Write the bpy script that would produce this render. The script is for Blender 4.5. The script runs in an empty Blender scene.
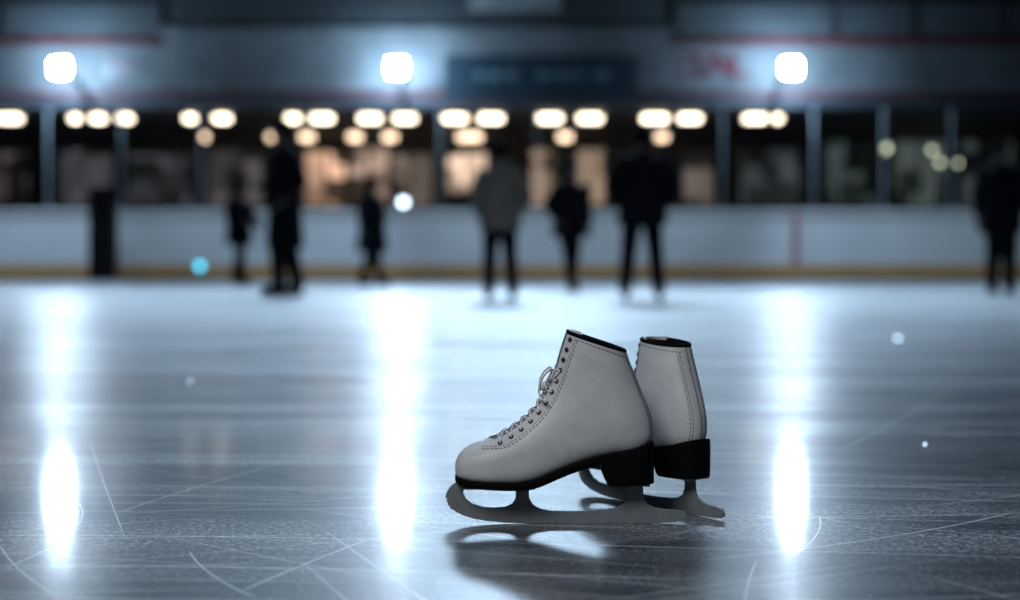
import bpy, bmesh, math, random
from mathutils import Vector, Matrix
random.seed(4)
F=1417.0; HZ=264.0; CH=0.381
scene=bpy.context.scene
scene.view_settings.view_transform='Standard'
col=scene.collection

def W(px,py,D):
    return Vector(((px-510)/F*D, D, CH+(HZ-py)/F*D))
def G(px,py):
    D=CH*F/(py-HZ); return Vector(((px-510)/F*D, D, 0))

# ---------------------------------------------------------------- materials
def mat(name, base, rough=0.5, metal=0.0, emis=None, es=0.0, var=0.0, scale=5.0, bump=0.0, bscale=40.0, spec=0.5):
    m=bpy.data.materials.new(name); m.use_nodes=True
    nt=m.node_tree; b=nt.nodes['Principled BSDF']
    b.inputs['Base Color'].default_value=(*base,1)
    b.inputs['Roughness'].default_value=rough
    b.inputs['Metallic'].default_value=metal
    b.inputs['Specular IOR Level'].default_value=spec
    tc=nt.nodes.new('ShaderNodeTexCoord')
    if var>0:
        n=nt.nodes.new('ShaderNodeTexNoise'); n.inputs['Scale'].default_value=scale; n.inputs['Detail'].default_value=5
        nt.links.new(tc.outputs['Object'],n.inputs['Vector'])
        r=nt.nodes.new('ShaderNodeValToRGB')
        r.color_ramp.elements[0].position=0.3; r.color_ramp.elements[1].position=0.7
        r.color_ramp.elements[0].color=(*[c*(1-var) for c in base],1)
        r.color_ramp.elements[1].color=(*[min(1,c*(1+var)) for c in base],1)
        nt.links.new(n.outputs['Fac'],r.inputs['Fac']); nt.links.new(r.outputs['Color'],b.inputs['Base Color'])
    if bump>0:
        n2=nt.nodes.new('ShaderNodeTexNoise'); n2.inputs['Scale'].default_value=bscale; n2.inputs['Detail'].default_value=4
        nt.links.new(tc.outputs['Object'],n2.inputs['Vector'])
        bp=nt.nodes.new('ShaderNodeBump'); bp.inputs['Strength'].default_value=bump; bp.inputs['Distance'].default_value=0.002
        nt.links.new(n2.outputs['Fac'],bp.inputs['Height']); nt.links.new(bp.outputs['Normal'],b.inputs['Normal'])
    if emis:
        b.inputs['Emission Color'].default_value=(*emis,1); b.inputs['Emission Strength'].default_value=es
    return m

# ---------------------------------------------------------------- helpers
def link(o,parent=None):
    col.objects.link(o)
    if parent: o.parent=parent
    return o
def mesh_obj(name,bm,m,parent=None,smooth=False):
    me=bpy.data.meshes.new(name); bmesh.ops.recalc_face_normals(bm,faces=bm.faces[:]); bm.to_mesh(me); bm.free()
    if smooth:
        for p in me.polygons: p.use_smooth=True
    if m: me.materials.append(m)
    return link(bpy.data.objects.new(name,me),parent)
def empty(name,loc,label,cat,rz=0.0,group=None,size=0.1):
    e=bpy.data.objects.new(name,None); e.location=loc; e.rotation_euler=(0,0,rz); e.empty_display_size=size
    e['label']=label; e['category']=cat
    if group: e['group']=group
    return link(e)
def tag(o,label,cat,group=None):
    o['label']=label; o['category']=cat
    if group: o['group']=group
def bbox(bm,lo,hi,bev=0.0):
    lo=Vector(lo);hi=Vector(hi)
    r=bmesh.ops.create_cube(bm,size=1); vs=r['verts']
    c=(lo+hi)/2; d=hi-lo
    for v in vs: v.co=Vector((c.x+v.co.x*d.x,c.y+v.co.y*d.y,c.z+v.co.z*d.z))
    if bev>0:
        es=list({e for v in vs for e in v.link_edges})
        bmesh.ops.bevel(bm,geom=es,offset=bev,segments=2,affect='EDGES')
def box(name,lo,hi,m,parent=None,bev=0.0):
    bm=bmesh.new(); bbox(bm,lo,hi,bev); return mesh_obj(name,bm,m,parent)
def tube(bm,pts,rad,seg=14,up=Vector((0,1,0)),closed=False):
    pts=[Vector(p) for p in pts]; n=len(pts); rings=[]
    for i,p in enumerate(pts):
        if closed: t=pts[(i+1)%n]-pts[i-1]
        else: t=pts[min(i+1,n-1)]-pts[max(i-1,0)]
        t.normalize()
        a=up.cross(t)
        if a.length<1e-4: a=Vector((1,0,0)).cross(t)
        a.normalize(); b=t.cross(a).normalized()
        r=rad[i] if isinstance(rad,(list,tuple)) else rad
        rx,ry=(r if isinstance(r,(list,tuple)) else (r,r))
        rings.append([bm.verts.new(p+a*rx*math.cos(2*math.pi*k/seg)+b*ry*math.sin(2*math.pi*k/seg)) for k in range(seg)])
    m=n if closed else n-1
    for i in range(m):
        A=rings[i];B=rings[(i+1)%n]
        for k in range(seg): bm.faces.new((A[k],A[(k+1)%seg],B[(k+1)%seg],B[k]))
    if not closed:
        bm.faces.new(rings[0][::-1]); bm.faces.new(rings[-1])
def ellip(bm,c,r,seg=16):
    res=bmesh.ops.create_uvsphere(bm,u_segments=seg,v_segments=seg//2+2,radius=1)
    for v in res['verts']: v.co=Vector((c[0]+v.co.x*r[0],c[1]+v.co.y*r[1],c[2]+v.co.z*r[2]))
def crom(vals,u):
    n=len(vals); i=int(math.floor(u)); i=max(0,min(n-2,i)); f=u-i
    p0=vals[max(i-1,0)];p1=vals[i];p2=vals[i+1];p3=vals[min(i+2,n-1)]
    return 0.5*((2*p1)+(-p0+p2)*f+(2*p0-5*p1+4*p2-p3)*f*f+(-p0+3*p1-3*p2+p3)*f**3)

# ================================================================ ICE
def ice_material():
    m=bpy.data.materials.new('ice'); m.use_nodes=True; nt=m.node_tree; N=nt.nodes; L=nt.links
    b=N['Principled BSDF']
    geo=N.new('ShaderNodeNewGeometry'); P=geo.outputs['Position']
    def math_(op,a,bv=None,c=None,clamp=False):
        n=N.new('ShaderNodeMath'); n.operation=op; n.use_clamp=clamp
        for i,x in enumerate((a,bv,c)):
            if x is None: continue
            if isinstance(x,(int,float)): n.inputs[i].default_value=x
            else: L.new(x,n.inputs[i])
        return n.outputs[0]
    def noise(scale,detail=3,vec=P,rough=0.5,dist=0):
        n=N.new('ShaderNodeTexNoise'); n.inputs['Scale'].default_value=scale; n.inputs['Detail'].default_value=detail
        n.inputs['Roughness'].default_value=rough; n.inputs['Distortion'].default_value=dist
        L.new(vec,n.inputs['Vector']); return n.outputs['Fac']
    def mapping(rz,sc,loc=(0,0,0)):
        r0=N.new('ShaderNodeMapping'); r0.inputs['Rotation'].default_value=(0,0,rz); L.new(P,r0.inputs['Vector'])
        if sc==(1,1,1): return r0.outputs[0]
        n=N.new('ShaderNodeMapping'); n.inputs['Scale'].default_value=sc; n.inputs['Location'].default_value=loc
        L.new(r0.outputs[0],n.inputs['Vector']); return n.outputs[0]
    def rng(x,a,bb,c=0,d=1,smooth=True):
        n=N.new('ShaderNodeMapRange'); n.interpolation_type='SMOOTHSTEP' if smooth else 'LINEAR'
        L.new(x,n.inputs[0])
        for i,v in enumerate((a,bb,c,d)): n.inputs[i+1].default_value=v
        return n.outputs[0]
    scr=None
    def add(x):
        nonlocal scr
        scr=x if scr is None else math_('MAXIMUM',scr,x)
    # long nearly straight scratches at irregular spacing
    for k,(rz,per,warp,eps) in enumerate([(0.45,.085,1.1,.0009),(-0.5,.10,1.2,.0009),(0.08,.06,.9,.0013),(-0.16,.07,1.0,.0013),(0.85,.16,1.1,.0008),(1.25,.22,1.0,.0008)]):
        rot=mapping(rz,(1,1,1))
        sp_=N.new('ShaderNodeSeparateXYZ'); L.new(rot,sp_.inputs[0])
        nz=noise(.28,0.0,rot)
        yy=math_('DIVIDE',math_('MULTIPLY_ADD',nz,warp,sp_.outputs[1]),per)
        cell=math_('FLOOR',yy)
        wn=N.new('ShaderNodeTexWhiteNoise'); wn.noise_dimensions='1D'; L.new(cell,wn.inputs['W'])
        off=math_('MULTIPLY_ADD',wn.outputs['Value'],.8,.1)
        d=math_('ABSOLUTE',math_('SUBTRACT',math_('FRACT',yy),off))
        line=rng(d,eps*.4/per,eps*1.6/per,1,0)
        cmb=N.new('ShaderNodeCombineXYZ'); L.new(sp_.outputs[0],cmb.inputs[0]); L.new(cell,cmb.inputs[1])
        msk=rng(noise(.93,1.0,cmb.outputs[0]),.50,.64,0,.62+.10*(k%3))
        add(math_('MULTIPLY',line,msk))
    sep=N.new('ShaderNodeSeparateXYZ'); L.new(P,sep.inputs[0]); PX,PY=sep.outputs[0],sep.outputs[1]
    arcs=[((76,500),(72,532),(5,568),1),((188,548),(214,576),(254,597),.7),((235,594),(310,562),(372,538),.9),
          ((700,560),(860,541),(1018,511),1),((819,515),(815,537),(785,560),.9),
          ((120,512),(190,489),(275,465),.6),((745,599),(749,580),(757,560),.9),
          ((840,450),(890,425),(935,398),.5),((0,545),(20,570),(60,598),.7),((5,410),(110,405),(250,416),.6)]
    for p1,p2,p3,amp in arcs:
        a,bb,c=G(*p1),G(*p2),G(*p3)
        d=2*(a.x*(bb.y-c.y)+bb.x*(c.y-a.y)+c.x*(a.y-bb.y))
        a2,b2,c2=a.x**2+a.y**2,bb.x**2+bb.y**2,c.x**2+c.y**2
        ux=(a2*(bb.y-c.y)+b2*(c.y-a.y)+c2*(a.y-bb.y))/d; uy=(a2*(c.x-bb.x)+b2*(a.x-c.x)+c2*(bb.x-a.x))/d
        r=math.hypot(a.x-ux,a.y-uy)
        def dist_to(x,y):
            n=N.new('ShaderNodeVectorMath'); n.operation='DISTANCE'; L.new(P,n.inputs[0]); n.inputs[1].default_value=(x,y,0); return n.outputs['Value']
        e=math_('ABSOLUTE',math_('SUBTRACT',dist_to(ux,uy),r))
        ln=rng(e,0.0003,0.0016*bb.y/2,1,0)
        mid=(a+c)/2; R=(a-c).length/2
        cxm,cym=((mid.x+bb.x)/2,(mid.y+bb.y)/2) if R<.3 else (mid.x,mid.y)
        mk=rng(dist_to(cxm,cym),R*0.75,R*1.03,amp*1.3,0)
        add(math_('MULTIPLY',ln,mk))
    # frosty patches, pale scuff bands, speckle; the far half is paler, glare painted in
    far_glare=rng(PY,5.0,16.0,0,.24)  # paler with distance, glare painted into the ice colour
    fr=rng(noise(1.1,8,mapping(0,(.55,1.5,1),(4,2,0)),0.68),0.48,0.62,0,.6)
    bands=rng(noise(1.0,9,mapping(0.04,(.18,2.6,1),(1,7,0)),0.68),0.51,0.60)
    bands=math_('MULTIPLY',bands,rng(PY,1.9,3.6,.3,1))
    fine=noise(110,5,P,0.85)
    frf=math_('MULTIPLY',math_('MAXIMUM',fr,bands),rng(fine,.47,.60,.04,.75))
    speck_sparkle=rng(noise(170,2,P,.6),.645,.69,0,.55)  # frost specks, their sparkle put into the base colour
    mixf=math_('ADD',math_('ADD',scr,frf),math_('ADD',speck_sparkle,far_glare),None,True)
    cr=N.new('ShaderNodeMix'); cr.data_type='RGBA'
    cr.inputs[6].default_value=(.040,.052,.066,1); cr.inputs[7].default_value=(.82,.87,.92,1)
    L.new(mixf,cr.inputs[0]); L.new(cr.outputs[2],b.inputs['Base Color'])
    rr=rng(noise(0.8,5,mapping(0.1,(.5,1.6,1)),0.6),0.35,0.65,0.27,0.35)
    L.new(math_('MULTIPLY_ADD',mixf,0.15,rr),b.inputs['Roughness'])
    b.inputs['IOR'].default_value=1.45; b.inputs['Specular IOR Level'].default_value=0.45
    cw=math_('MULTIPLY',rng(mixf,0,.4,.6,.05),rng(PY,2.1,3.6,1,.2)); L.new(cw,b.inputs['Coat Weight'])
    b.inputs['Coat Roughness'].default_value=0.10; b.inputs['Coat IOR'].default_value=1.45
    hgt=math_('MULTIPLY_ADD',noise(9,2,P),0.7,noise(55,4,P,0.7))
    bp=N.new('ShaderNodeBump'); bp.inputs['Strength'].default_value=0.6; bp.inputs['Distance'].default_value=0.0011
    L.new(hgt,bp.inputs['Height']); L.new(bp.outputs['Normal'],b.inputs['Normal'])
    bp2=N.new('ShaderNodeBump'); bp2.inputs['Strength'].default_value=0.12; bp2.inputs['Distance'].default_value=0.0004
    L.new(hgt,bp2.inputs['Height']); L.new(bp2.outputs['Normal'],b.inputs['Coat Normal'])
    return m
BD=31.8  # barrier distance
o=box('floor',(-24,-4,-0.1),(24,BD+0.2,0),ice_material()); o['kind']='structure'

# ================================================================ WALL / FASCIA
m_wall=mat('wall_grey',(.027,.030,.032),.8,var=.4,scale=.8,spec=.2)
m_dark=mat('dark_wall',(.006,.008,.009),.8,var=.3,scale=.6,spec=.2)
m_beam=mat('beam',(.006,.008,.011),.7,var=.2,scale=1,spec=.2)
m_red=mat('red_paint',(.022,.005,.006),.7,var=.3,scale=2,spec=.1)
m_panel=mat('upper_panel',(.014,.017,.019),.7,var=.2,scale=1,spec=.2)
FD=32.4
def zf(y,D=FD): return CH+(HZ-y)/F*D
def xf(x,D=FD): return (x-510)/F*D
def struct(o): o['kind']='structure'; return o
XL,XR=-24,24
struct(box('wall_back',(XL,FD,zf(107)),(XR,FD+.3,9.5),m_dark))
struct(box('wall_fascia',(XL,FD-.06,zf(92)),(XR,FD,zf(42)),mat('wall_low',(.025,.028,.030),.8,var=.4,scale=.7,spec=.2)))
struct(box('wall_centre',(xf(160),FD-.12,zf(91)),(xf(672),FD-.06,zf(28)),m_wall))
struct(box('trim_1',(XL,FD-.14,zf(98)),(XR,FD-.02,zf(92)),m_red))
struct(box('trim_2',(XL,FD-.18,zf(108)),(XR,FD,zf(98)),m_beam))
struct(box('trim_3',(xf(673),FD-.16,zf(46)),(XR,FD-.01,zf(38)),m_red))
struct(box('trim_4',(XL,FD-.16,zf(46)),(xf(163),FD-.01,zf(38)),m_red))
for i,(a,c) in enumerate([(676,832),(838,912),(920,1002),(1008,1110),(-100,-4),(4,160)]):
    p=box('wall_panel',(xf(a),FD-.10,zf(37)),(xf(c),FD,zf(3)),m_panel); p['kind']='structure'
# lobby
LB=41.0
struct(box('floor_lobby',(XL,BD+.2,-.1),(XR,LB,0),mat('lobby_floor',(.03,.03,.03),.6,var=.2)))
struct(box('ceiling',(XL,FD,4.0),(XR,LB,4.1),mat('lobby_ceiling',(.03,.032,.035),.7,var=.2)))
struct(box('wall_lobby',(XL,LB,0),(XR,LB+.2,4.1),mat('lobby_wall',(.045,.04,.038),.7,var=.6,scale=.5)))
struct(box('wall_left',(XL-.2,-4,0),(XL,LB,9.5),m_dark))
struct(box('wall_right',(XR,-4,0),(XR+.2,LB,9.5),m_dark))
def winmat(n,c,s,c2=None):
    m=bpy.data.materials.new(n); m.use_nodes=True; nt=m.node_tree; b=nt.nodes['Principled BSDF']
    b.inputs['Base Color'].default_value=(.03,.03,.03,1); b.inputs['Roughness'].default_value=.3
    tc=nt.nodes.new('ShaderNodeTexCoord'); v=nt.nodes.new('ShaderNodeTexVoronoi'); v.inputs['Scale'].default_value=1.5; v.distance='CHEBYCHEV'
    nt.links.new(tc.outputs['Object'],v.inputs['Vector'])
    r=nt.nodes.new('ShaderNodeValToRGB'); r.color_ramp.elements[0].color=(*(c2 or [x*.05 for x in c]),1); r.color_ramp.elements[1].color=(*c,1)
    r.color_ramp.elements[0].position=.3; r.color_ramp.elements[1].position=.8
    nt.links.new(v.outputs['Color'],r.inputs['Fac']); nt.links.new(r.outputs['Color'],b.inputs['Emission Color'])
    b.inputs['Emission Strength'].default_value=s
    return m
m_frame=mat('window_frame',(.02,.02,.022),.5,var=.1)
wi=0
for (x0,x1,y0,y1,c,s) in [(-30,28,152,206,(.18,.15,.15),.5),(60,112,150,206,(.16,.16,.18),.5),(128,190,155,206,(.15,.16,.19),.55),
      (208,262,150,206,(.18,.16,.17),.55),(306,345,152,206,(.78,.47,.31),1.3),(350,388,148,206,(.66,.46,.35),.9),(392,432,155,206,(.36,.28,.23),.8),
      (448,486,154,194,(.95,.68,.50),1.25),(532,556,150,206,(.50,.35,.25),1.0),(578,604,150,206,(.46,.33,.23),.95),(684,712,152,206,(.22,.18,.16),.7),
      (740,800,150,206,(.12,.14,.15),.45),(826,876,128,206,(.10,.14,.14),.45),(894,944,125,206,(.13,.17,.16),.5),(962,1012,128,206,(.10,.13,.13),.45)]:
    wi+=1; D=LB-.1
    bm=bmesh.new()
    X0,X1=xf(x0,D),xf(x1,D); Z0,Z1=min(3.9,zf(y1,D)),min(3.92,zf(y0,D))
    bbox(bm,(X0,D,Z0),(X1,D+.05,Z1))
    o=mesh_obj('window_%d'%wi,bm,winmat('window_glow_%d'%wi,c,s)); o['kind']='structure'
    bm=bmesh.new(); t=.06
    bbox(bm,(X0-t,D-.05,Z0-t),(X1+t,D+.1,Z0)); bbox(bm,(X0-t,D-.05,Z1),(X1+t,D+.1,Z1+t*.9)); bbox(bm,(X0-t,D-.05,Z0),(X0,D+.1,Z1)); bbox(bm,(X1,D-.05,Z0),(X1+t,D+.1,Z1))
    bbox(bm,((X0+X1)/2-.03,D-.05,Z0),((X0+X1)/2+.03,D,Z1))
    f=mesh_obj('frame',bm,m_frame,o)

# ================================================================ LAMPS in lobby
m_house=mat('lamp_housing',(.08,.08,.085),.4,.6,var=.1)
m_brk=mat('bracket_black',(.006,.006,.007),.95,var=.1,spec=.02)
m_warm=mat('warm_diffuser',(.8,.75,.65),.5,emis=(1.0,.86,.66),es=6.5,var=.02)
m_warm2=mat('warm_diffuser_dim',(.8,.7,.55),.5,emis=(1.0,.74,.52),es=3.2,var=.02)
def ceiling_lamp(px,py,D,wpx,m,hpx=4,grp='warm ceiling lamps in the lobby'):
    p=W(px,py,D); w=wpx/F*D/2; h=hpx/F*D/2
    e=empty('ceiling_lamp',(p.x,p.y,p.z+h),'warm white rectangular ceiling lamp glowing in the lobby','ceiling lamp',group=grp)
    box('housing',(-w-.04,-.15,0),(w+.04,.15,.06),m_house,e,.01)
    box('diffuser',(-w,-.13,-2*h),(w,.13,-.001),m,e,min(.02,h*.6))
    zt=4.0-(p.z+h)
    if zt>.06:
        for sx in(-1,1):
            bm=bmesh.new(); tube(bm,[(sx*w*.6,0,.055),(sx*w*.6,0,zt)],.012,8,up=Vector((0,1,0)))
            mesh_obj('hanger_rod',bm,m_house,e)
for px,w in [(10,20),(75,7),(98,12),(125,12),(190,9),(222,14),(293,12),(322,20),(370,20),(405,20),(455,22),(491,22),(550,22),(590,22),(655,24),(690,20),(755,20),(778,6)]:
    ceiling_lamp(px,118.5,34.0,w,m_warm,5)
for px,w in [(205,4),(272,7),(307,12),(355,12),(390,12),(467,18),(478,6),(565,12),(662,10)]:
    ceiling_lamp(px,137,39.4,w,m_warm2,6,'dimmer warm lamps deeper in the lobby')
m_yel=mat('yellow_bulb',(.8,.8,.6),.5,emis=(.85,.9,.62),es=2.0,var=.02)
for px,py,s in [(886,148,.10),(932,150,.07),(940,162,.07),(958,163,.06)]:
    D=38; p=W(px,py,D)
    e=empty('pendant_lamp',(p.x,p.y,p.z),'small pale yellow pendant lamp hanging in the lobby','pendant lamp',group='pendant lamps in the lobby')
    bm=bmesh.new(); ellip(bm,(0,0,0),(s,s,s*1.2)); mesh_obj('bulb',bm,m_yel,e,True)
    bm=bmesh.new(); tube(bm,[(0,0,s*.8),(0,0,s*1.8),(0,0,s*1.85),(0,0,4.0-p.z)],[s*.8,s*.35,.01,.01],12); mesh_obj('cord',bm,m_house,e)

# ================================================================ RINK BARRIER
m_board=mat('board_white',(.42,.42,.42),.45,var=.08,scale=.6)
m_rail=mat('board_rail',(.60,.60,.58),.4,var=.05)
m_kick=mat('kick_plate',(.34,.17,.05),.5,var=.15,scale=1)
m_kick2=mat('board_base',(.06,.05,.045),.6,var=.1,scale=1)
sB=BD/F; ztop=(281-210)*sB
def barrier(x0,x1,label):
    cx=(x0+x1)/2; e=empty('rink_barrier',(cx,BD,0),label,'rink barrier'); a,b=x0-cx,x1-cx
    box('panel',(a,0,.36),(b,.10,ztop-.06),m_board,e,.005)
    box('kick_plate',(a,-.015,.08),(b,.10,.36),m_kick,e)
    box('base_strip',(a,-.01,0),(b,.10,.08),m_kick2,e)
    box('top_rail',(a,-.03,ztop-.06),(b,.14,ztop),m_rail,e,.015)
    return e,cx
xa=lambda px:(px-510)*sB
barrier(-20,xa(93),'white rink barrier panel with tan kick plate beside dark gate post')
e,cx=barrier(xa(118),xa(530),'long white rink barrier with tan kick plate')
e,cx=barrier(xa(530)+.01,xa(792),'white rink barrier section with tan kick plate')
e,cx=barrier(xa(792)+.01,20,'white rink barrier section with a red vertical line')
box('red_line',(xa(795)-cx-.05,-.02,.37),(xa(795)-cx+.08,0,ztop-.07),mat('red_line',(.24,.06,.07),.5,var=.1),e)
gx=xa(105); gw=11*sB
e=empty('gate_post',(gx,BD-.36,0),'tall dark gate post standing in the barrier opening','gate post')
m_gate=mat('gate_dark',(.008,.006,.007),.9,var=.3,spec=.05)
zt=(281-190)*sB
box('post_body',(-gw,-.1,.06),(gw,.16,zt),m_gate,e,.03)
box('base_plate',(-gw-.01,-.14,0),(gw+.01,.2,.06),m_gate,e,.01)
box('cap',(-gw-.01,-.13,zt),(gw+.01,.19,zt+.05),m_gate,e,.015)
m_st=mat('stanchion_metal',(.13,.15,.165),.5,.1,var=.05)
for px in (47,121,200,440,537,723,814,884,952):
    x=xa(px)
    e=empty('glass_stanchion',(x,BD+.05,ztop),'pale grey metal stanchion rising from the rink barrier','stanchion',group='stanchions along the barrier')
    hh=zf(108,BD)-ztop
    bm=bmesh.new(); bbox(bm,(-.015,-.03,0),(.015,.03,hh),.005); mesh_obj('post',bm,m_st,e)
    box('foot_clamp',(-.04,-.07,0),(.04,.07,.10),m_st,e,.01)
def beacon(px,py,c,es,label,r,stem=0):
    p=W(px,py,BD-.12)
    e=empty('barrier_lamp',(p.x,BD,p.z),label,'lamp')
    yo=0 if stem else -.12
    bm=bmesh.new(); ellip(bm,(0,yo-.02,0),(r,r*.6,r),16); mesh_obj('lens',bm,mat('beacon',(.5,.5,.5),.4,emis=c,es=es,var=.01),e,True)
    bm=bmesh.new(); tube(bm,[(0,yo,0),(0,yo+.10 if not stem else .08,0)],[r*1.2,r*1.3],16,up=Vector((0,0,1))); mesh_obj('housing',bm,m_house,e)
    if stem:
        bm=bmesh.new(); tube(bm,[(0,.04,-(p.z-ztop)),(0,.04,-r)],.02,10); mesh_obj('stem',bm,m_house,e)
beacon(403,202,(.62,.78,1.0),8,'small bright white round lamp on top of the barrier',.085,1)
beacon(200,266,(.02,.42,.60),5,'small cyan round lamp on the barrier kick plate',.085)

# ================================================================ SIGNS
def text_mesh(name,s,size,m,parent,loc):
    c=bpy.data.curves.new(name,'FONT'); c.body=s; c.size=size; c.extrude=.01; c.align_x='CENTER'; c.align_y='CENTER'
    t=bpy.data.objects.new(name,c); col.objects.link(t)
    dg=bpy.context.evaluated_depsgraph_get(); me=bpy.data.meshes.new_from_object(t.evaluated_get(dg))
    bpy.data.objects.remove(t)
    me.materials.clear(); me.materials.append(m)
    o=bpy.data.objects.new(name,me); link(o,parent); o.location=loc; o.rotation_euler=(math.pi/2,0,0); return o
p=W(541,77,FD); hw=96/F*FD; hh=20/F*FD
e=empty('hanging_sign',(p.x,FD-.22,p.z),'wide dark teal sign board on the grey wall','sign')
box('board',(-hw,0,-hh),(hw,.09,hh),mat('sign_teal',(.003,.008,.012),.7,var=.2,spec=.1),e,.02)
ml=mat('sign_letters',(.014,.032,.042),.5,var=.1)
for i,(a,w) in enumerate([(-1.5,.22),(-1.2,.3),(-.8,.25),(-.1,.35),(.35,.3),(.75,.2),(1.2,.35)]): box('faded_letter',(a,-.02,-.08),(a+w,0,.10),ml,e)
p=W(697,67,FD)
e=empty('wall_lettering',(p.x,FD-.075,p.z),'dark red block lettering on the grey wall','lettering')
mr=mat('red_letters',(.040,.003,.007),.8,var=.1,spec=.05)
for i,ch in enumerate('METAL'):
    o=text_mesh('letter',ch,.82,mr,e,((i-2)*.48,0,0)); o.scale=(1.35,1,1)
p=W(155,67,FD)
e=empty('wall_lettering',(p.x,FD-.075,p.z),'faded purple lettering on the grey wall','lettering')
mp_=mat('purple_letters',(.010,.003,.008),.5,var=.1)
for a,w in [(-1.1,.12),(-.85,.25),(-.35,.10),(.1,.12),(.48,.16),(.72,.16),(.95,.12)]: box('faded_letter',(a,-.01,-.22),(a+w,.01,.2),mp_,e)
p=W(515,4,FD)
e=empty('wall_banner',(p.x,FD-.05,p.z),'pale grey rectangular banner high on the wall','banner')
box('banner_panel',(-1.05,0,-.15),(1.05,.04,.45),mat('banner',(.05,.055,.055),.6,var=.4,scale=4),e,.01)
box('batten',(-1.1,-.01,.45),(1.1,.05,.50),m_beam,e)

# ================================================================ FLOODLIGHTS
m_flood=mat('flood_lens',(.9,.95,1),.3,emis=(.62,.80,1.0),es=430,var=.01)
for i,px in enumerate((60.5,397,791)):
    D=31.0; p=W(px,68,D); r=.175
    e=empty('floodlight',(p.x,D,p.z),'bright white square floodlight mounted on the wall','floodlight',group='floodlights above the rink')
    box('lens',(-r,-.05,-r*.9),(r,0,r*.9),m_flood,e,.02)
    bm=bmesh.new()
    t=.03; h=r*.95
    for lo,hi in [((-r-t,-.04,-h-t),(r+t,.12,-h)),((-r-t,-.04,h),(r+t,.12,h+t)),((-r-t,-.04,-h),(-r,.12,h)),((r,-.04,-h),(r+t,.12,h)),((-r,.01,-h),(r,.12,h))]: bbox(bm,lo,hi)
    for k in range(6): bbox(bm,(-r+.06*k+.005,.12,-r*.7),(-r+.06*k+.02,.17,r*.7))
    mesh_obj('housing',bm,m_house,e)
    wy_=(FD-.12 if i==1 else FD-.06)-D
    bm=bmesh.new(); bbox(bm,(-.02,.10,-.15),(.02,wy_-.04,-.11)); bbox(bm,(-.07,wy_-.05,-.20),(.07,wy_+.001,-.06)); mesh_obj('bracket',bm,m_brk,e)
    l=bpy.data.lights.new('added_halo','POINT'); l.energy=1500; l.color=(.48,.73,1.0); l.shadow_soft_size=.04  # added light behind the housing; its wall wash imitates lens bloom
    lo=bpy.data.objects.new('added_halo',l); link(lo,e); yy=.26; lo.location=(p.x*yy/D,yy,(p.z-CH)*yy/D)

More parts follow.
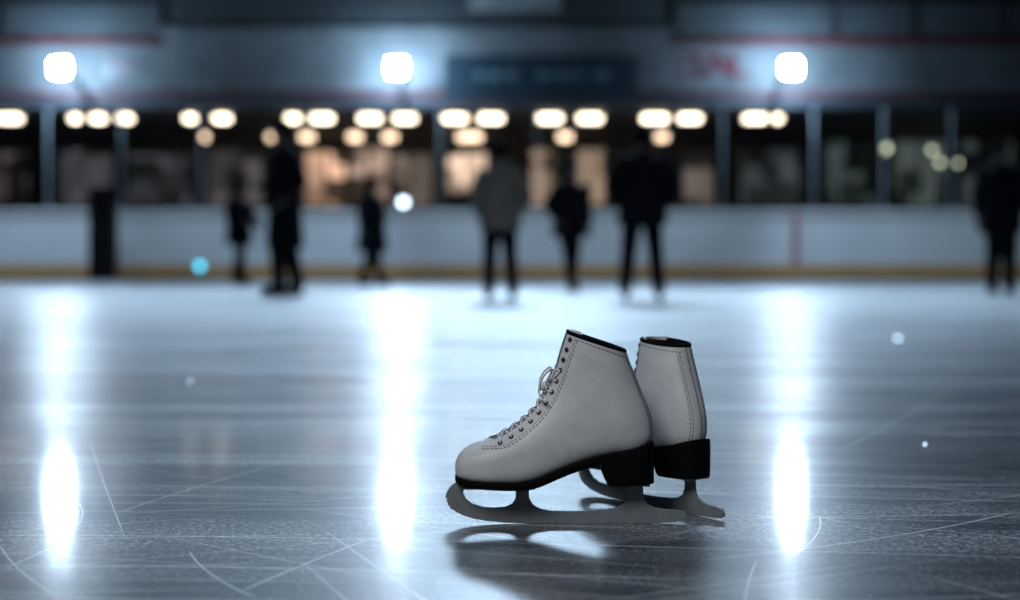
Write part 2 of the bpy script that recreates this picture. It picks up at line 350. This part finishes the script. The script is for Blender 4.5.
# ================================================================ PEOPLE
def person(label,px,D,H,yaw,feet,arms,coat,hem,m_coat,m_tr,m_hair,width=1.0,hat=None,bow=0.0,headk=1.0):
    k=H/1.75
    e=empty('person',((px-510)/F*D,D,0),label,'person',rz=yaw)
    V=lambda x,y,z: Vector((x*k,y*k,z*k))
    fl,fr=feet
    hips=[V(-.09,0,.92),V(.09,0,.92)]
    ank=[V(fl[0],fl[1],.10),V(fr[0],fr[1],.10)]
    knees=[(hips[i]+ank[i])/2+V(0,-.04,.02) for i in (0,1)]
    lean=V(0,-bow,0)
    neck=V(0,0,1.47)+lean; head=V(0,-.01,1.635)+lean*1.3
    sh=[V(-.185*width,0,1.40)+lean,V(.185*width,0,1.40)+lean]
    def arm(i):
        s=-1 if i==0 else 1; mode=arms[i]
        if mode=='down': return V(s*.25*width,.02,1.13)+lean*.6, V(s*.26*width,-.04,.88)+lean*.3
        if mode=='pocket': return V(s*.29*width,.06,1.14)+lean*.5, V(s*.20*width,-.09,.96)+lean*.3
        if mode=='hip': return V(s*.31*width,.05,1.14)+lean*.5, V(s*.23*width,-.06,.96)
        if mode=='front': return V(s*.24*width,-.02,1.13)+lean*.5, V(s*.08,-.20,1.10)+lean*.5
        if mode=='swing': return V(s*.24*width,.12,1.15)+lean*.5, V(s*.24*width,.10,.90)
        if mode=='fwd': return V(s*.23*width,-.10,1.15)+lean*.5, V(s*.22*width,-.26,1.0)
    AR=[arm(0),arm(1)]
    m_skin=mat('skin',(.10,.07,.06),.5,var=.1)
    bm=bmesh.new()
    tube(bm,[V(0,0,.86),V(0,0,1.0),V(0,0,1.12)+lean*.4,V(0,0,1.3)+lean*.8,V(0,0,1.42)+lean,V(0,0,1.47)+lean],[(.15*k,.10*k),(.15*k,.10*k),(.13*k,.095*k),(.16*k,.11*k),(.13*k,.08*k),(.06*k,.06*k)],up=Vector((0,1,0)))
    tube(bm,[neck-V(0,0,.06),neck+V(0,0,.04),head-V(0,0,.05)],[.062*k,.055*k,.055*k])
    ellip(bm,head,(.076*k,.095*k,.115*k)); ellip(bm,head+V(0,-.03,-.06),(.055*k,.06*k,.055*k))
    ellip(bm,head+V(0,-.10,-.012),(.014*k,.020*k,.026*k),10)
    ellip(bm,head+V(0,-.088,-.055),(.024*k,.012*k,.010*k),10)
    for s in(-1,1): ellip(bm,head+V(s*.078,.005,-.01),(.012*k,.02*k,.032*k),10)
    for i in(0,1):
        s=-1 if i==0 else 1
        tube(bm,[hips[i],knees[i],ank[i]],[.085*k,.055*k,.042*k])
        tube(bm,[ank[i],ank[i]+V(0,-.06,-.06),ank[i]+V(0,-.16,-.075)],[.04*k,.035*k,.022*k])
        el,wr=AR[i]
        tube(bm,[sh[i],el,wr],[.052*k,.042*k,.028*k])
        d=(wr-el).normalized(); side=d.cross(Vector((0,1,0))).normalized()
        palm=wr+d*.045*k
        tube(bm,[wr,palm,wr+d*.085*k],[(.025*k,.018*k),(.040*k,.017*k),(.038*k,.014*k)])
        for q,fl_ in enumerate((.065,.078,.072,.055)):
            b0=wr+d*.08*k+side*(q-1.5)*.021*k
            tube(bm,[b0,b0+d*fl_*.5*k+Vector((0,-.004,0)),b0+d*fl_*k+Vector((0,-.018*k,0))],[.0095*k,.009*k,.007*k],8)
        t0=wr+d*.03*k-side*.03*k
        tube(bm,[t0,t0+d*.03*k-side*.02*k,t0+d*.055*k-side*.025*k],[.011*k,.010*k,.008*k],8)
    b=mesh_obj('body',bm,m_skin,e,True)
    r=b.modifiers.new('r','REMESH'); r.mode='VOXEL'; r.voxel_size=.009*k; r.use_smooth_shade=True
    s_=b.modifiers.new('s','SMOOTH'); s_.iterations=2
    for s in(-1,1):
        bm=bmesh.new(); ellip(bm,head+V(s*.030,-.083,.008),(.011*k,.009*k,.008*k),10); mesh_obj('eye',bm,mat('eye',(.02,.02,.02),.2),e,True)
    bm=bmesh.new()
    ww=width*coat
    ptsz=[hem,(hem+1.0)/2,1.0,1.15,1.30,1.40,1.455]
    rads=[(.215*ww,.175*coat),(.20*ww,.155*coat),(.185*ww,.145*coat),(.185*ww,.145*coat),(.195*ww,.145*coat),(.165*ww,.115*coat),(.085,.085)]
    tube(bm,[V(0,0,z)+lean*max(0,min(1,(z-.9)/.5)) for z in ptsz],[(a*k,c*k) for a,c in rads],20)
    for i in(0,1):
        el,wr=AR[i]; ww_=wr+(el-wr)*.04
        tube(bm,[sh[i]+V(.02*(1 if i==0 else -1),0,-.01),sh[i]*.5+el*.5,el,(el+ww_)/2,ww_],[.078*coat*k,.076*coat*k,.066*coat*k,.058*coat*k,.046*coat*k])
        ellip(bm,sh[i]+V(0,0,-.005),(.078*coat*k,.08*coat*k,.068*coat*k))
    tube(bm,[V(0,.005,1.43)+lean,V(0,.01,1.50)+lean],[(.095*k,.09*k),(.088*k,.085*k)])
    if hat=='hood':
        ellip(bm,V(0,.085,1.49)+lean,(.12*k,.08*k,.085*k))
    c=mesh_obj('coat',bm,m_coat,e,True)
    r=c.modifiers.new('r','REMESH'); r.mode='VOXEL'; r.voxel_size=.014*k; r.use_smooth_shade=True
    s_=c.modifiers.new('s','SMOOTH'); s_.iterations=5
    bm=bmesh.new()
    tube(bm,[V(0,0,.82),V(0,0,.95),V(0,0,1.02)],[(.165*k,.12*k),(.17*k,.125*k),(.15*k,.11*k)])
    for i in(0,1):
        tube(bm,[hips[i],(hips[i]+knees[i])/2,knees[i],(knees[i]+ank[i])/2,ank[i]+V(0,0,0)],[.11*k,.10*k,.085*k,.078*k,.068*k])
    c=mesh_obj('trousers',bm,m_tr,e,True)
    r=c.modifiers.new('r','REMESH'); r.mode='VOXEL'; r.voxel_size=.014*k; r.use_smooth_shade=True
    s_=c.modifiers.new('s','SMOOTH'); s_.iterations=4
    for i in(0,1):
        bm=bmesh.new(); a=ank[i]
        tube(bm,[a+V(0,.015,.06),a+V(0,.01,0),a+V(0,-.03,-.03)],[.06*k,.055*k,.052*k],12)
        tube(bm,[a+V(0,.04,-.035),a+V(0,-.06,-.035),a+V(0,-.13,-.042),a+V(0,-.18,-.045)],[(.04*k,.03*k),(.046*k,.034*k),(.046*k,.03*k),(.025*k,.018*k)],12,up=Vector((1,0,0)))
        sh_=mesh_obj('boot',bm,m_tr,e,True)
        bm=bmesh.new(); bbox(bm,(a.x-.004,a.y-.20*k,0),(a.x+.004,a.y+.07*k,a.z-.06*k)); mesh_obj('blade',bm,m_house,e)
    bm=bmesh.new()
    ellip(bm,head+V(0,.018,.025),(.086*k*headk,.095*k*headk,.108*k*headk),20)
    if hat=='long': ellip(bm,head+V(0,.06,-.08),(.085*k*headk,.05*k*headk,.13*k),16)
    if hat=='beanie': tube(bm,[head+V(0,.005,.03),head+V(0,.01,.09),head+V(0,.02,.14)],[(.096*k,.108*k),(.09*k,.1*k),(.045*k,.05*k)],16)
    bmesh.ops.remove_doubles(bm,verts=bm.verts,dist=1e-5)
    for v in bm.verts:
        if v.co.y<head.y-.055*k and v.co.z<head.z+.05*k: v.co.y=head.y-.045*k
    mesh_obj('beanie' if hat=='beanie' else 'hair',bm,m_hair,e,True)
    return e
blk=mat('black_cloth',(.004,.005,.008),.9,var=.3,spec=.1); blk2=mat('black_trousers',(.004,.005,.007),.9,var=.3,spec=.1)
olive=mat('grey_olive_cloth',(.15,.13,.11),.9,var=.3,spec=.15); hairm=mat('dark_hair',(.006,.005,.005),.9,var=.3,spec=.05)
tur=mat('dark_grey_cloth',(.007,.010,.015),.9,var=.3,spec=.1)
person('slender person in dark clothes skating beside the barrier',239,27,1.90,1.0,((-.08,-.15),(.08,.18)),('front','fwd'),1.25,.70,blk,blk2,hairm,1.08,'long',0,1.25)
person('tall person in a long black coat and beanie gliding slowly',285,16.9,2.08,-1.0,((-.06,-.04),(.06,.11)),('front','pocket'),1.08,.48,blk,blk2,hairm,1.02,'beanie',.02,1.1)
person('person with long hair in a dark knee-length coat striding',372,25.5,1.92,1.1,((-.12,-.22),(.12,.28)),('down','front'),1.38,.54,tur,blk2,hairm,1.08,'long',0,1.3)
person('person in a grey-olive hooded jacket and black trousers seen from behind',500,15,1.66,math.pi+.15,((-.15,-.02),(.13,.03)),('pocket','pocket'),1.10,.78,olive,blk2,hairm,1.06,'hood',0,1.15)
person('person in a short black jacket, head bowed, skating',569,20,1.82,.5,((-.05,-.14),(.12,.14)),('pocket','down'),1.16,.74,blk,blk2,hairm,1.08,None,.05,1.15)
person('broad person in a black puffy jacket standing with hands on hips',642,15,1.84,math.pi-.1,((-.17,0),(.17,.02)),('hip','hip'),1.20,.76,blk,blk2,hairm,1.02,None,0,1.15)
person('person in a long dark coat standing near the barrier',1001,18,1.95,math.pi/2+.9,((-.09,0),(.09,.05)),('pocket','down'),1.12,.70,blk,blk2,hairm,1.05)

# ================================================================ ICE CHIPS
m_chip_glint=mat('ice_chip',(.85,.92,1),.2,emis=(.6,.8,1.0),es=4,var=.05)  # emission stands in for light glinting off the chips
for px,py,r,n in [(898,340,.014,1),(925,445,.003,1),(190,382,.004,1),(52,474,.0025,1)]:
    g=G(px,py); bm=bmesh.new(); bmesh.ops.create_icosphere(bm,subdivisions=1,radius=r)
    for v in bm.verts: v.co*=random.uniform(.7,1.2); v.co.z*=.7
    zz=min(v.co.z for v in bm.verts)
    o=mesh_obj('ice_chip',bm,m_chip_glint); o.location=(g.x,g.y,-zz); tag(o,'tiny ice chip on the rink surface, its glint an added glow','ice chip','ice chips')

# ================================================================ FIGURE SKATE
S=2.07/F
def lx(px): return (px-567)*S
def lz(py): return max(0,(526-py)*S)
K=.020
def lxb(px): return lx(px-K*(px-510))
def lzb(py): return lz(py-K*(py-264))
BASE=[((455.5,470),(456.5,480),.006),((456.5,462),(458,485),.018),((461.5,453.5),(464,487),.031),((470,447),(474,488.5),.039),((480,443),(487,489.5),.0435),
((492,438.5),(502,490),.046),((504,433),(519,490),.0465),((515,426),(538,486),.045),((525,418),(556,479),.042),((534,409),(575,472),.039),
((541,400),(595,466),.037),((546,391),(618,462),.036),((550,382),(642,459),.036),((553,374),(654,447),.036)]
TOP_A=[((555.5,366),(655.5,430),.036),((557.5,359),(651,413),.036),((559.5,352),(644,396),.036),((561.5,346),(638,380),.037),((563.5,339.5),(632.5,367),.037),((566,333),(628.5,355),.037)]
TOP_B=[((555.5,367),(655.5,427),.036),((557.5,361),(651,407),.036),((559.5,355),(645,388),.036),((561.5,349),(639,371),.036),((563.5,342.5),(634,356.5),.035),((566,336),(630,344),.034)]
NB=[2.2,2.4,3,3.6,4,4,4,4,3.8,3.4,3,2.8,2.6,2.5,2.4,2.3,2.2,2.2,2.2,2.2]
NT=2.15; UM=19
def setsec(top):
    global fx,fz,bx,bz,wy
    SEC=BASE+top
    fx=[lx(s[0][0]) for s in SEC];fz=[lz(s[0][1]) for s in SEC];bx=[lx(s[1][0]-(0.012*(s[1][0]-510))) for s in SEC];bz=[lzb(s[1][1]) for s in SEC];wy=[s[2] for s in SEC]
def sp(v,p): return math.copysign(abs(v)**p,v)
def surf(u,t,off=0.0):
    Fx,Fz,Bx,Bz,w,nb=[crom(a,u) for a in (fx,fz,bx,bz,wy,NB)]
    if u>UM:
        k=u-UM; Fx,Fz=fx[-1]+k*(fx[-1]-fx[-2]),fz[-1]+k*(fz[-1]-fz[-2]); Bx,Bz=bx[-1]+k*(bx[-1]-bx[-2]),bz[-1]+k*(bz[-1]-bz[-2]); w=wy[-1]; nb=NB[-1]
    ax,az=(Fx-Bx)/2,(Fz-Bz)/2; L=math.hypot(ax,az); cx,cz=(Fx+Bx)/2,(Fz+Bz)/2
    sc=(L+off)/L; c=math.cos(t); s=math.sin(t); n=NT if c>=0 else nb
    cc=sp(c,2/NT) if c>=0 else sp(c,2/max(2.2,nb*.85)); ss=sp(s,2/n)
    return Vector((cx+ax*sc*cc,(w+off)*ss,cz+az*sc*cc))
def tfrac(u,dpx):
    L=math.hypot(crom(fx,u)-crom(bx,u),crom(fz,u)-crom(bz,u))/S
    return math.acos(max(0,min(1,1-2*dpx/L))**(NT/2))
def norm(u,t):
    a=surf(u+.05,t)-surf(u-.05,t); b=surf(u,t+.02)-surf(u,t-.02); n=a.cross(b).normalized()
    c=(surf(u,0)+surf(u,math.pi))/2
    if n.dot(surf(u,t)-c)<0: n=-n
    return n
def sheet(u0,u1,nu,tf,nt,off=0.0,closed=False):
    bm=bmesh.new(); R=[]
    for i in range(nu+1):
        u=u0+(u1-u0)*i/nu; a,b=tf(u)
        R.append([bm.verts.new(surf(u,a+(b-a)*j/nt,off)) for j in range(nt+1)])
    for i in range(nu):
        for j in range(nt): bm.faces.new((R[i][j],R[i][j+1],R[i+1][j+1],R[i+1][j]))
    return bm,R
def gapt(u):
    if u<4.6: return 0.0
    k=min(1,(u-4.6)/.8); k=k*k*(3-2*k); return k*tfrac(u,2.2)
m_leather=bpy.data.materials.new('white_leather')
m_leather.use_nodes=True
nt=m_leather.node_tree; N=nt.nodes; L_=nt.links; b=N['Principled BSDF']
tc=N.new('ShaderNodeTexCoord'); n1=N.new('ShaderNodeTexNoise'); n1.inputs['Scale'].default_value=14; n1.inputs['Detail'].default_value=6; n1.inputs['Roughness'].default_value=.65
L_.new(tc.outputs['Object'],n1.inputs['Vector']); r1=N.new('ShaderNodeValToRGB'); r1.color_ramp.elements[0].position=.35; r1.color_ramp.elements[1].position=.62
r1.color_ramp.elements[0].color=(.52,.53,.54,1); r1.color_ramp.elements[1].color=(.64,.64,.64,1)
L_.new(n1.outputs['Fac'],r1.inputs['Fac'])
mp=N.new('ShaderNodeMapping'); mp.inputs['Scale'].default_value=(60,30,160); mp.inputs['Rotation'].default_value=(0,.3,0); L_.new(tc.outputs['Object'],mp.inputs['Vector'])
n2=N.new('ShaderNodeTexNoise'); n2.inputs['Scale'].default_value=1; n2.inputs['Detail'].default_value=3; L_.new(mp.outputs[0],n2.inputs['Vector'])
r2=N.new('ShaderNodeValToRGB'); r2.color_ramp.elements[0].position=.68; r2.color_ramp.elements[1].position=.74; L_.new(n2.outputs['Fac'],r2.inputs['Fac'])
mx=N.new('ShaderNodeMix'); mx.data_type='RGBA'; L_.new(r2.outputs['Color'],mx.inputs[0]); L_.new(r1.outputs['Color'],mx.inputs[6]); mx.inputs[7].default_value=(.38,.38,.39,1)
L_.new(mx.outputs[2],b.inputs['Base Color']); b.inputs['Roughness'].default_value=.48
n3=N.new('ShaderNodeTexNoise'); n3.inputs['Scale'].default_value=500; L_.new(tc.outputs['Object'],n3.inputs['Vector'])
n4=N.new('ShaderNodeTexNoise'); n4.inputs['Scale'].default_value=28; n4.inputs['Detail'].default_value=2; L_.new(tc.outputs['Object'],n4.inputs['Vector'])
ad=N.new('ShaderNodeMath'); ad.operation='MULTIPLY_ADD'; ad.inputs[1].default_value=8; L_.new(n4.outputs['Fac'],ad.inputs[0]); L_.new(n3.outputs['Fac'],ad.inputs[2])
bp=N.new('ShaderNodeBump'); bp.inputs['Strength'].default_value=.3; bp.inputs['Distance'].default_value=.0006; L_.new(ad.outputs[0],bp.inputs['Height']); L_.new(bp.outputs['Normal'],b.inputs['Normal'])
m_black=mat('black_sole',(.003,.003,.004),.7,var=.3,scale=30,spec=.08)
m_lining=mat('dark_lining',(.005,.005,.006),.9,var=.3,scale=60,spec=.05)
m_stitch=mat('stitch_thread',(.07,.07,.075),.8,var=.1,scale=80)
m_lace=mat('lace_cotton',(.74,.74,.74),.8,var=.12,scale=200,bump=.5,bscale=900)
m_eye=mat('eyelet_metal',(.06,.06,.065),.4,.6,var=.1,scale=100)
m_blade=mat('blade_steel',(.20,.22,.235),.5,.10,var=.10,scale=60)
m_edge=mat('seam_edge',(.13,.13,.135),.6,var=.1,scale=60)
bm=bmesh.new()
ring=[(.0028*math.cos(2*math.pi*i/20),.0028*math.sin(2*math.pi*i/20),0) for i in range(20)]
tube(bm,ring,.0010,8,up=Vector((0,0,1)),closed=True)
bmesh.ops.create_circle(bm,cap_ends=True,segments=16,radius=.0024)
me_e=bpy.data.meshes.new('eyelet'); bm.to_mesh(me_e); bm.free(); me_e.materials.append(m_eye)
for p in me_e.polygons: p.use_smooth=True
def along(bm,pts,r,dash=.0042,gap=.0022):
    acc=0; on=True; cur=[pts[0]]
    for a,b_ in zip(pts,pts[1:]):
        seg=(b_-a).length; p=a; rem=seg; d=(b_-a).normalized()
        while rem>1e-9:
            lim=(dash if on else gap)-acc
            st=min(lim,rem); p=p+d*st; rem-=st; acc+=st
            if on: cur.append(p.copy())
            if acc>=(dash if on else gap)-1e-9:
                if on and len(cur)>1: tube(bm,cur,r,6)
                on=not on; acc=0; cur=[p.copy()]
def srf(us,tfn,off=.0003): return [surf(u,tfn(u),off) for u in us]
def smooth(pts,n=8):
    pts=[Vector(p) for p in pts]; out=[]
    for i in range(len(pts)-1):
        for k in range(n):
            out.append(Vector([crom([p[c] for p in pts],i+k/n) for c in range(3)]))
    out.append(pts[-1]); return out
def q(px,py,y): return (lx(px),y,lz(py))
def build_skate(label,top):
    setsec(top)
    sk=empty('figure_skate',(0,0,0),label,'figure skate',group='pair of figure skates')
    bm,R=sheet(0,UM,110,lambda u:(gapt(u),2*math.pi-gapt(u)),84)
    bm.faces.new([v for v in R[0][:-1]])
    bmesh.ops.remove_doubles(bm,verts=bm.verts,dist=1e-6)
    up=mesh_obj('boot_upper',bm,m_leather,sk,True)
    md=up.modifiers.new('t','SOLIDIFY'); md.thickness=.0028; md.offset=-1
    bm,R=sheet(13.5,UM-.02,24,lambda u:(0,2*math.pi),60,-.0098)
    bmesh.ops.remove_doubles(bm,verts=bm.verts,dist=1e-6)
    bot=[e_ for e_ in bm.edges if e_.is_boundary and max(e_.verts[0].co.z,e_.verts[1].co.z)<surf(UM-1,0).z and (e_.verts[0].co.z+e_.verts[1].co.z)/2 < lz(400)]
    bmesh.ops.holes_fill(bm,edges=bot,sides=0)
    li=mesh_obj('boot_lining',bm,m_lining,sk,True)
    md=li.modifiers.new('t','SOLIDIFY'); md.thickness=.0025; md.offset=-1
    bm=bmesh.new(); g=gapt(UM); n=60
    tube(bm,[surf(UM,g+(2*math.pi-2*g)*j/n,-.0014)+Vector((.0,0,.0006)) for j in range(n+1)],[(.0026,.0034)]*(n+1),8,up=Vector((0,0,1)))
    mesh_obj('collar_binding',bm,m_lining,sk,True)
    bm,R=sheet(4.2,UM+.5,70,lambda u:(-tfrac(u,14),tfrac(u,14)),20,-.0045)
    tg=mesh_obj('tongue',bm,m_leather,sk,True)
    md=tg.modifiers.new('t','SOLIDIFY'); md.thickness=.004; md.offset=-1
    US=[4.2+(UM-.25-4.2)*i/140 for i in range(141)]
    dd=lambda u:(13.5 if u>6 else 13.5-(6-u)*4.2)
    for s in(-1,1):
        bm=bmesh.new()
        along(bm,srf(US,lambda u:s*tfrac(u,max(.3,dd(u)))),.00055)
        along(bm,srf(US,lambda u:s*tfrac(u,max(.2,dd(u)-2.2))),.0004)
        mesh_obj('stitching',bm,m_stitch,sk,True)
        bm=bmesh.new()
        ts=[tfrac(UM-.45,13)+ (math.pi-.25-tfrac(UM-.45,13))*i/50 for i in range(51)]
        along(bm,[surf(UM-.55,s*t,.0003) for t in ts],.0005)
        mesh_obj('stitching',bm,m_stitch,sk,True)
        bm=bmesh.new()
        ub=[12.6+(UM-.5-12.6)*i/60 for i in range(61)]
        along(bm,srf(ub,lambda u:math.pi+s*.34),.0005)
        along(bm,srf(ub,lambda u:math.pi+s*.44),.0005)
        mesh_obj('stitching',bm,m_stitch,sk,True)
    for s in(-1,1):
        bm=bmesh.new()
        tube(bm,srf([4.8+(UM-4.8)*i/90 for i in range(91)],lambda u:s*gapt(u),-.0004),.0011,8)
        mesh_obj('facing_edge',bm,m_edge,sk,True)
    bm=bmesh.new(); tube(bm,srf([12.7+(UM-12.8)*i/40 for i in range(41)],lambda u:math.pi,.0001),.0009,8); mesh_obj('back_seam',bm,m_edge,sk,True)
    eu=[5.6,6.5,7.4,8.3,9.2,10.2,11.3,12.5,13.8,15.2,16.7,18.2]
    EP={}
    for i,u in enumerate(eu):
        for s in(-1,1):
            t=s*tfrac(u,7.0); nn=norm(u,t); p=surf(u,t,.0005)
            o=bpy.data.objects.new('eyelet',me_e); link(o,sk); o.location=p; o.rotation_euler=nn.to_track_quat('Z','Y').to_euler(); EP[(i,s)]=(p,nn,u,t)
    def lace_pts(i,s,j,s2):
        p,n_,u,t=EP[(i,s)]; q_,m_,u2,t2=EP[(j,s2)]
        out=[]
        for k in range(15):
            f=k/14; uu=u+(u2-u)*f; tt=t+(t2-t)*f
            h=.0002+.0004*math.sin(math.pi*f)
            out.append(surf(uu,tt,h))
        return out
    for i in range(0,8):
        for s in(-1,1):
            bm=bmesh.new()
            pts=lace_pts(i,s,i+1,-s)
            if s>0: pts=[p+norm(eu[i]+.5,0)*.0006 for p in pts]
            tube(bm,pts,.0014,8)
            mesh_obj('lace_strand',bm,m_lace,sk,True)
    bm=bmesh.new(); tube(bm,lace_pts(0,-1,0,1),.0014,8); mesh_obj('lace_strand',bm,m_lace,sk,True)
    Kp=surf(11.4,0,.003)
    bm=bmesh.new()
    kx,ky=(Kp.x/S+567),(526-Kp.z/S)
    for s in(-1,1):
        d=s
        tube(bm,smooth([Kp,q(kx+3,ky-6,d*.012),q(kx+6,ky-13,d*.018),q(kx+5,ky-16,d*.024),q(kx-1,ky-11,d*.027),q(kx-5,ky-3,d*.026),q(kx-5,ky+4,d*.020),q(kx-1,ky+3,d*.012),Kp]),.0015,8)
        tube(bm,smooth([Kp,q(kx-3,ky+2,d*.010),q(kx-6,ky+6,d*.020),q(kx-5,ky+12,d*.030),q(kx+1,ky+15,d*.036)]),.0015,8)
        tube(bm,smooth([EP[(8,s)][0],surf(12.6,s*.4,.003),Kp]),.0015,8)
    ellip(bm,Kp,(.0045,.006,.0045),12)
    mesh_obj('lace_bow',bm,m_lace,sk,True)
    def plan(name,st,m):
        bm=bmesh.new(); R=[]
        for x,t,b_,w,wb in st:
            X=lxb(x); zt,zb=lzb(t),lzb(b_)
            R.append([bm.verts.new(c) for c in ((X,-w,zt),(X,-w*1.0,(zt+zb)/2),(X,-wb,zb),(X,wb,zb),(X,w,(zt+zb)/2),(X,w,zt))])
        for A,B in zip(R,R[1:]):
            for k in range(6): bm.faces.new((A[k],A[(k+1)%6],B[(k+1)%6],B[k]))
        bm.faces.new(R[0]); bm.faces.new(R[-1][::-1])
        o=mesh_obj(name,bm,m,sk)
        bv=o.modifiers.new('b','BEVEL'); bv.width=.0012; bv.segments=2; bv.limit_method='ANGLE'; bv.angle_limit=.6
        return o
    sole=[(454.5,481,486,.008,.007),(456,481,488.5,.019,.018),(460,482,490,.029,.028),(466,483.5,491,.036,.035),(474,484.5,491.5,.0415,.040),(487,485.5,492.3,.046,.045),(502,486,493,.048,.047),(519,486,493,.048,.047),
    (530,485,492.5,.046,.045),(540,482,490,.044,.043),(550,478,486,.042,.041),(562,472.5,481,.040,.039),(575,467.5,476,.038,.037),(590,462,471,.037,.036),(604,458,467,.036,.035),(618,455.5,462,.036,.035),(636,452,459,.035,.034),(648,448,456,.030,.029),(655,446,453,.022,.02),(657,445.5,451,.012,.011)]
    plan('sole',sole,m_black)
    plan('heel',[(603,460,472,.035,.034),(606,459,482,.035,.034),(608.5,458,487,.035,.034),(612,457,490,.035,.034),(628,455,489.8,.036,.035),(642,452,489.3,.034,.033),(650,449.5,488.9,.030,.029),(655,448,488.5,.023,.022),(657.5,447.5,488,.014,.014)],m_black)
    poly=[(455,485),(451,488.5),(448,492.5),(446.2,497),(446,500),(448,501.5),(446.4,503.5),(448.8,505),(447.8,507.3),(450.6,508.5),(450.4,511),(453.8,512),(457,514.5),(464,517.8),(474,520.9),(488,523.4),(505,525),(530,525.8),(560,526),(600,526),(630,525.9),(655,525.3),(672,524.6),(684,523.4),(688,521.5),(688.5,517.5),(686,513.8),(678,512.3),(666,511.4),(655,509.4),(648,505.5),(645,499),(644,483.5),(629,483.7),(629,498),(626,505.5),(619,509.5),(608,511.5),(590,512.8),(570,513.3),(552,512.9),(541,511),(533.5,506.5),(530,500),(529.5,487.5),(516.5,487.5),(516.5,500),(513,505.8),(506,508.9),(495,509.8),(483,509),(473,506),(466.5,501),(463.8,495.5),(464.5,490.5),(468,486)]
    bm=bmesh.new(); th=.0022
    f1=[bm.verts.new((lx(x),-th,lz(y))) for x,y in poly]; f2=[bm.verts.new((lx(x),th,lz(y))) for x,y in poly]
    bm.faces.new(f1); bm.faces.new(f2[::-1])
    for i in range(len(poly)): j=(i+1)%len(poly); bm.faces.new((f1[i],f2[i],f2[j],f1[j]))
    bl=mesh_obj('blade',bm,m_blade,sk)
    bv=bl.modifiers.new('b','BEVEL'); bv.width=.0006; bv.segments=2; bv.limit_method='ANGLE'
    bm=bmesh.new(); bbox(bm,(lx(464),-.028,lzb(493.6)),(lx(536),.028,lzb(492)),.0003)
    mesh_obj('sole_plate',bm,m_blade,sk)
    bm=bmesh.new(); bbox(bm,(lx(614),-.024,lzb(491)),(lx(650),.024,lzb(489.5)),.0003); mesh_obj('heel_plate',bm,m_blade,sk)
    return sk
YA=2.08
sk=build_skate('white leather figure skate standing side-on with loosely tied laces',TOP_A)
sk.location=((566-510)/F*YA,YA,0)
sk2=build_skate('white leather figure skate turned away behind its mate, black heel showing',TOP_B)
yaw=-math.radians(53); s2=.95
TD=2.10
tail=Vector(((724-510)/F*TD,TD,0)); lt=Vector((lx(688),0,0))
sk2.scale=(s2,s2,s2)
rt=Matrix.Rotation(yaw,3,'Z')@(lt*s2)
sk2.rotation_euler=(0,0,yaw); sk2.location=tail-rt

# ================================================================ LIGHTS
def area(name,loc,target,size,sy,energy,color,spread=180):
    l=bpy.data.lights.new(name,'AREA'); l.shape='RECTANGLE'; l.size=size; l.size_y=sy; l.energy=energy; l.color=color; l.spread=math.radians(spread)
    o=bpy.data.objects.new(name,l); col.objects.link(o); o.location=loc
    o.rotation_euler=(Vector(target)-Vector(loc)).to_track_quat('-Z','Y').to_euler(); return o
area('skate_key',(-1.6,-1.2,3.6),(.15,2.1,.1),1.6,1.6,118,(.95,.97,1.0))
area('far_ice_fill',(0,28.5,8.8),(0,19.5,0),32,2,1200,(.55,.77,1.0),60)  # unseen strip light added to brighten the distant ice
area('skater_shadow_light',(0.4,28.5,8.8),(-.6,18.5,0),3.5,1.2,260,(.55,.77,1.0),60)  # unseen compact light added to give the skaters soft shadows
area('near_ice_fill',(0,9,8),(0,8,0),16,4,380,(.54,.74,1.0),120)  # unseen light added to bring out scratches and scuffs nearer the camera
area('board_wash',(0,20,8.8),(0,31.8,.8),30,1.0,75,(.62,.80,1.0),24)  # unseen light added to brighten the barrier boards
w=bpy.data.worlds.new('world'); scene.world=w; w.use_nodes=True
w.node_tree.nodes['Background'].inputs[0].default_value=(.10,.15,.22,1); w.node_tree.nodes['Background'].inputs[1].default_value=.10

# ================================================================ CAMERA
cd=bpy.data.cameras.new('camera'); cam=bpy.data.objects.new('camera',cd); col.objects.link(cam)
cam.location=(0,0,CH); cam.rotation_euler=(math.pi/2,0,0)
cd.lens=50.01; cd.sensor_width=36; cd.shift_y=-(300-HZ)/1020
cd.dof.use_dof=True; cd.dof.focus_distance=2.08; cd.dof.aperture_fstop=1.9; cd.clip_end=200
scene.camera=cam
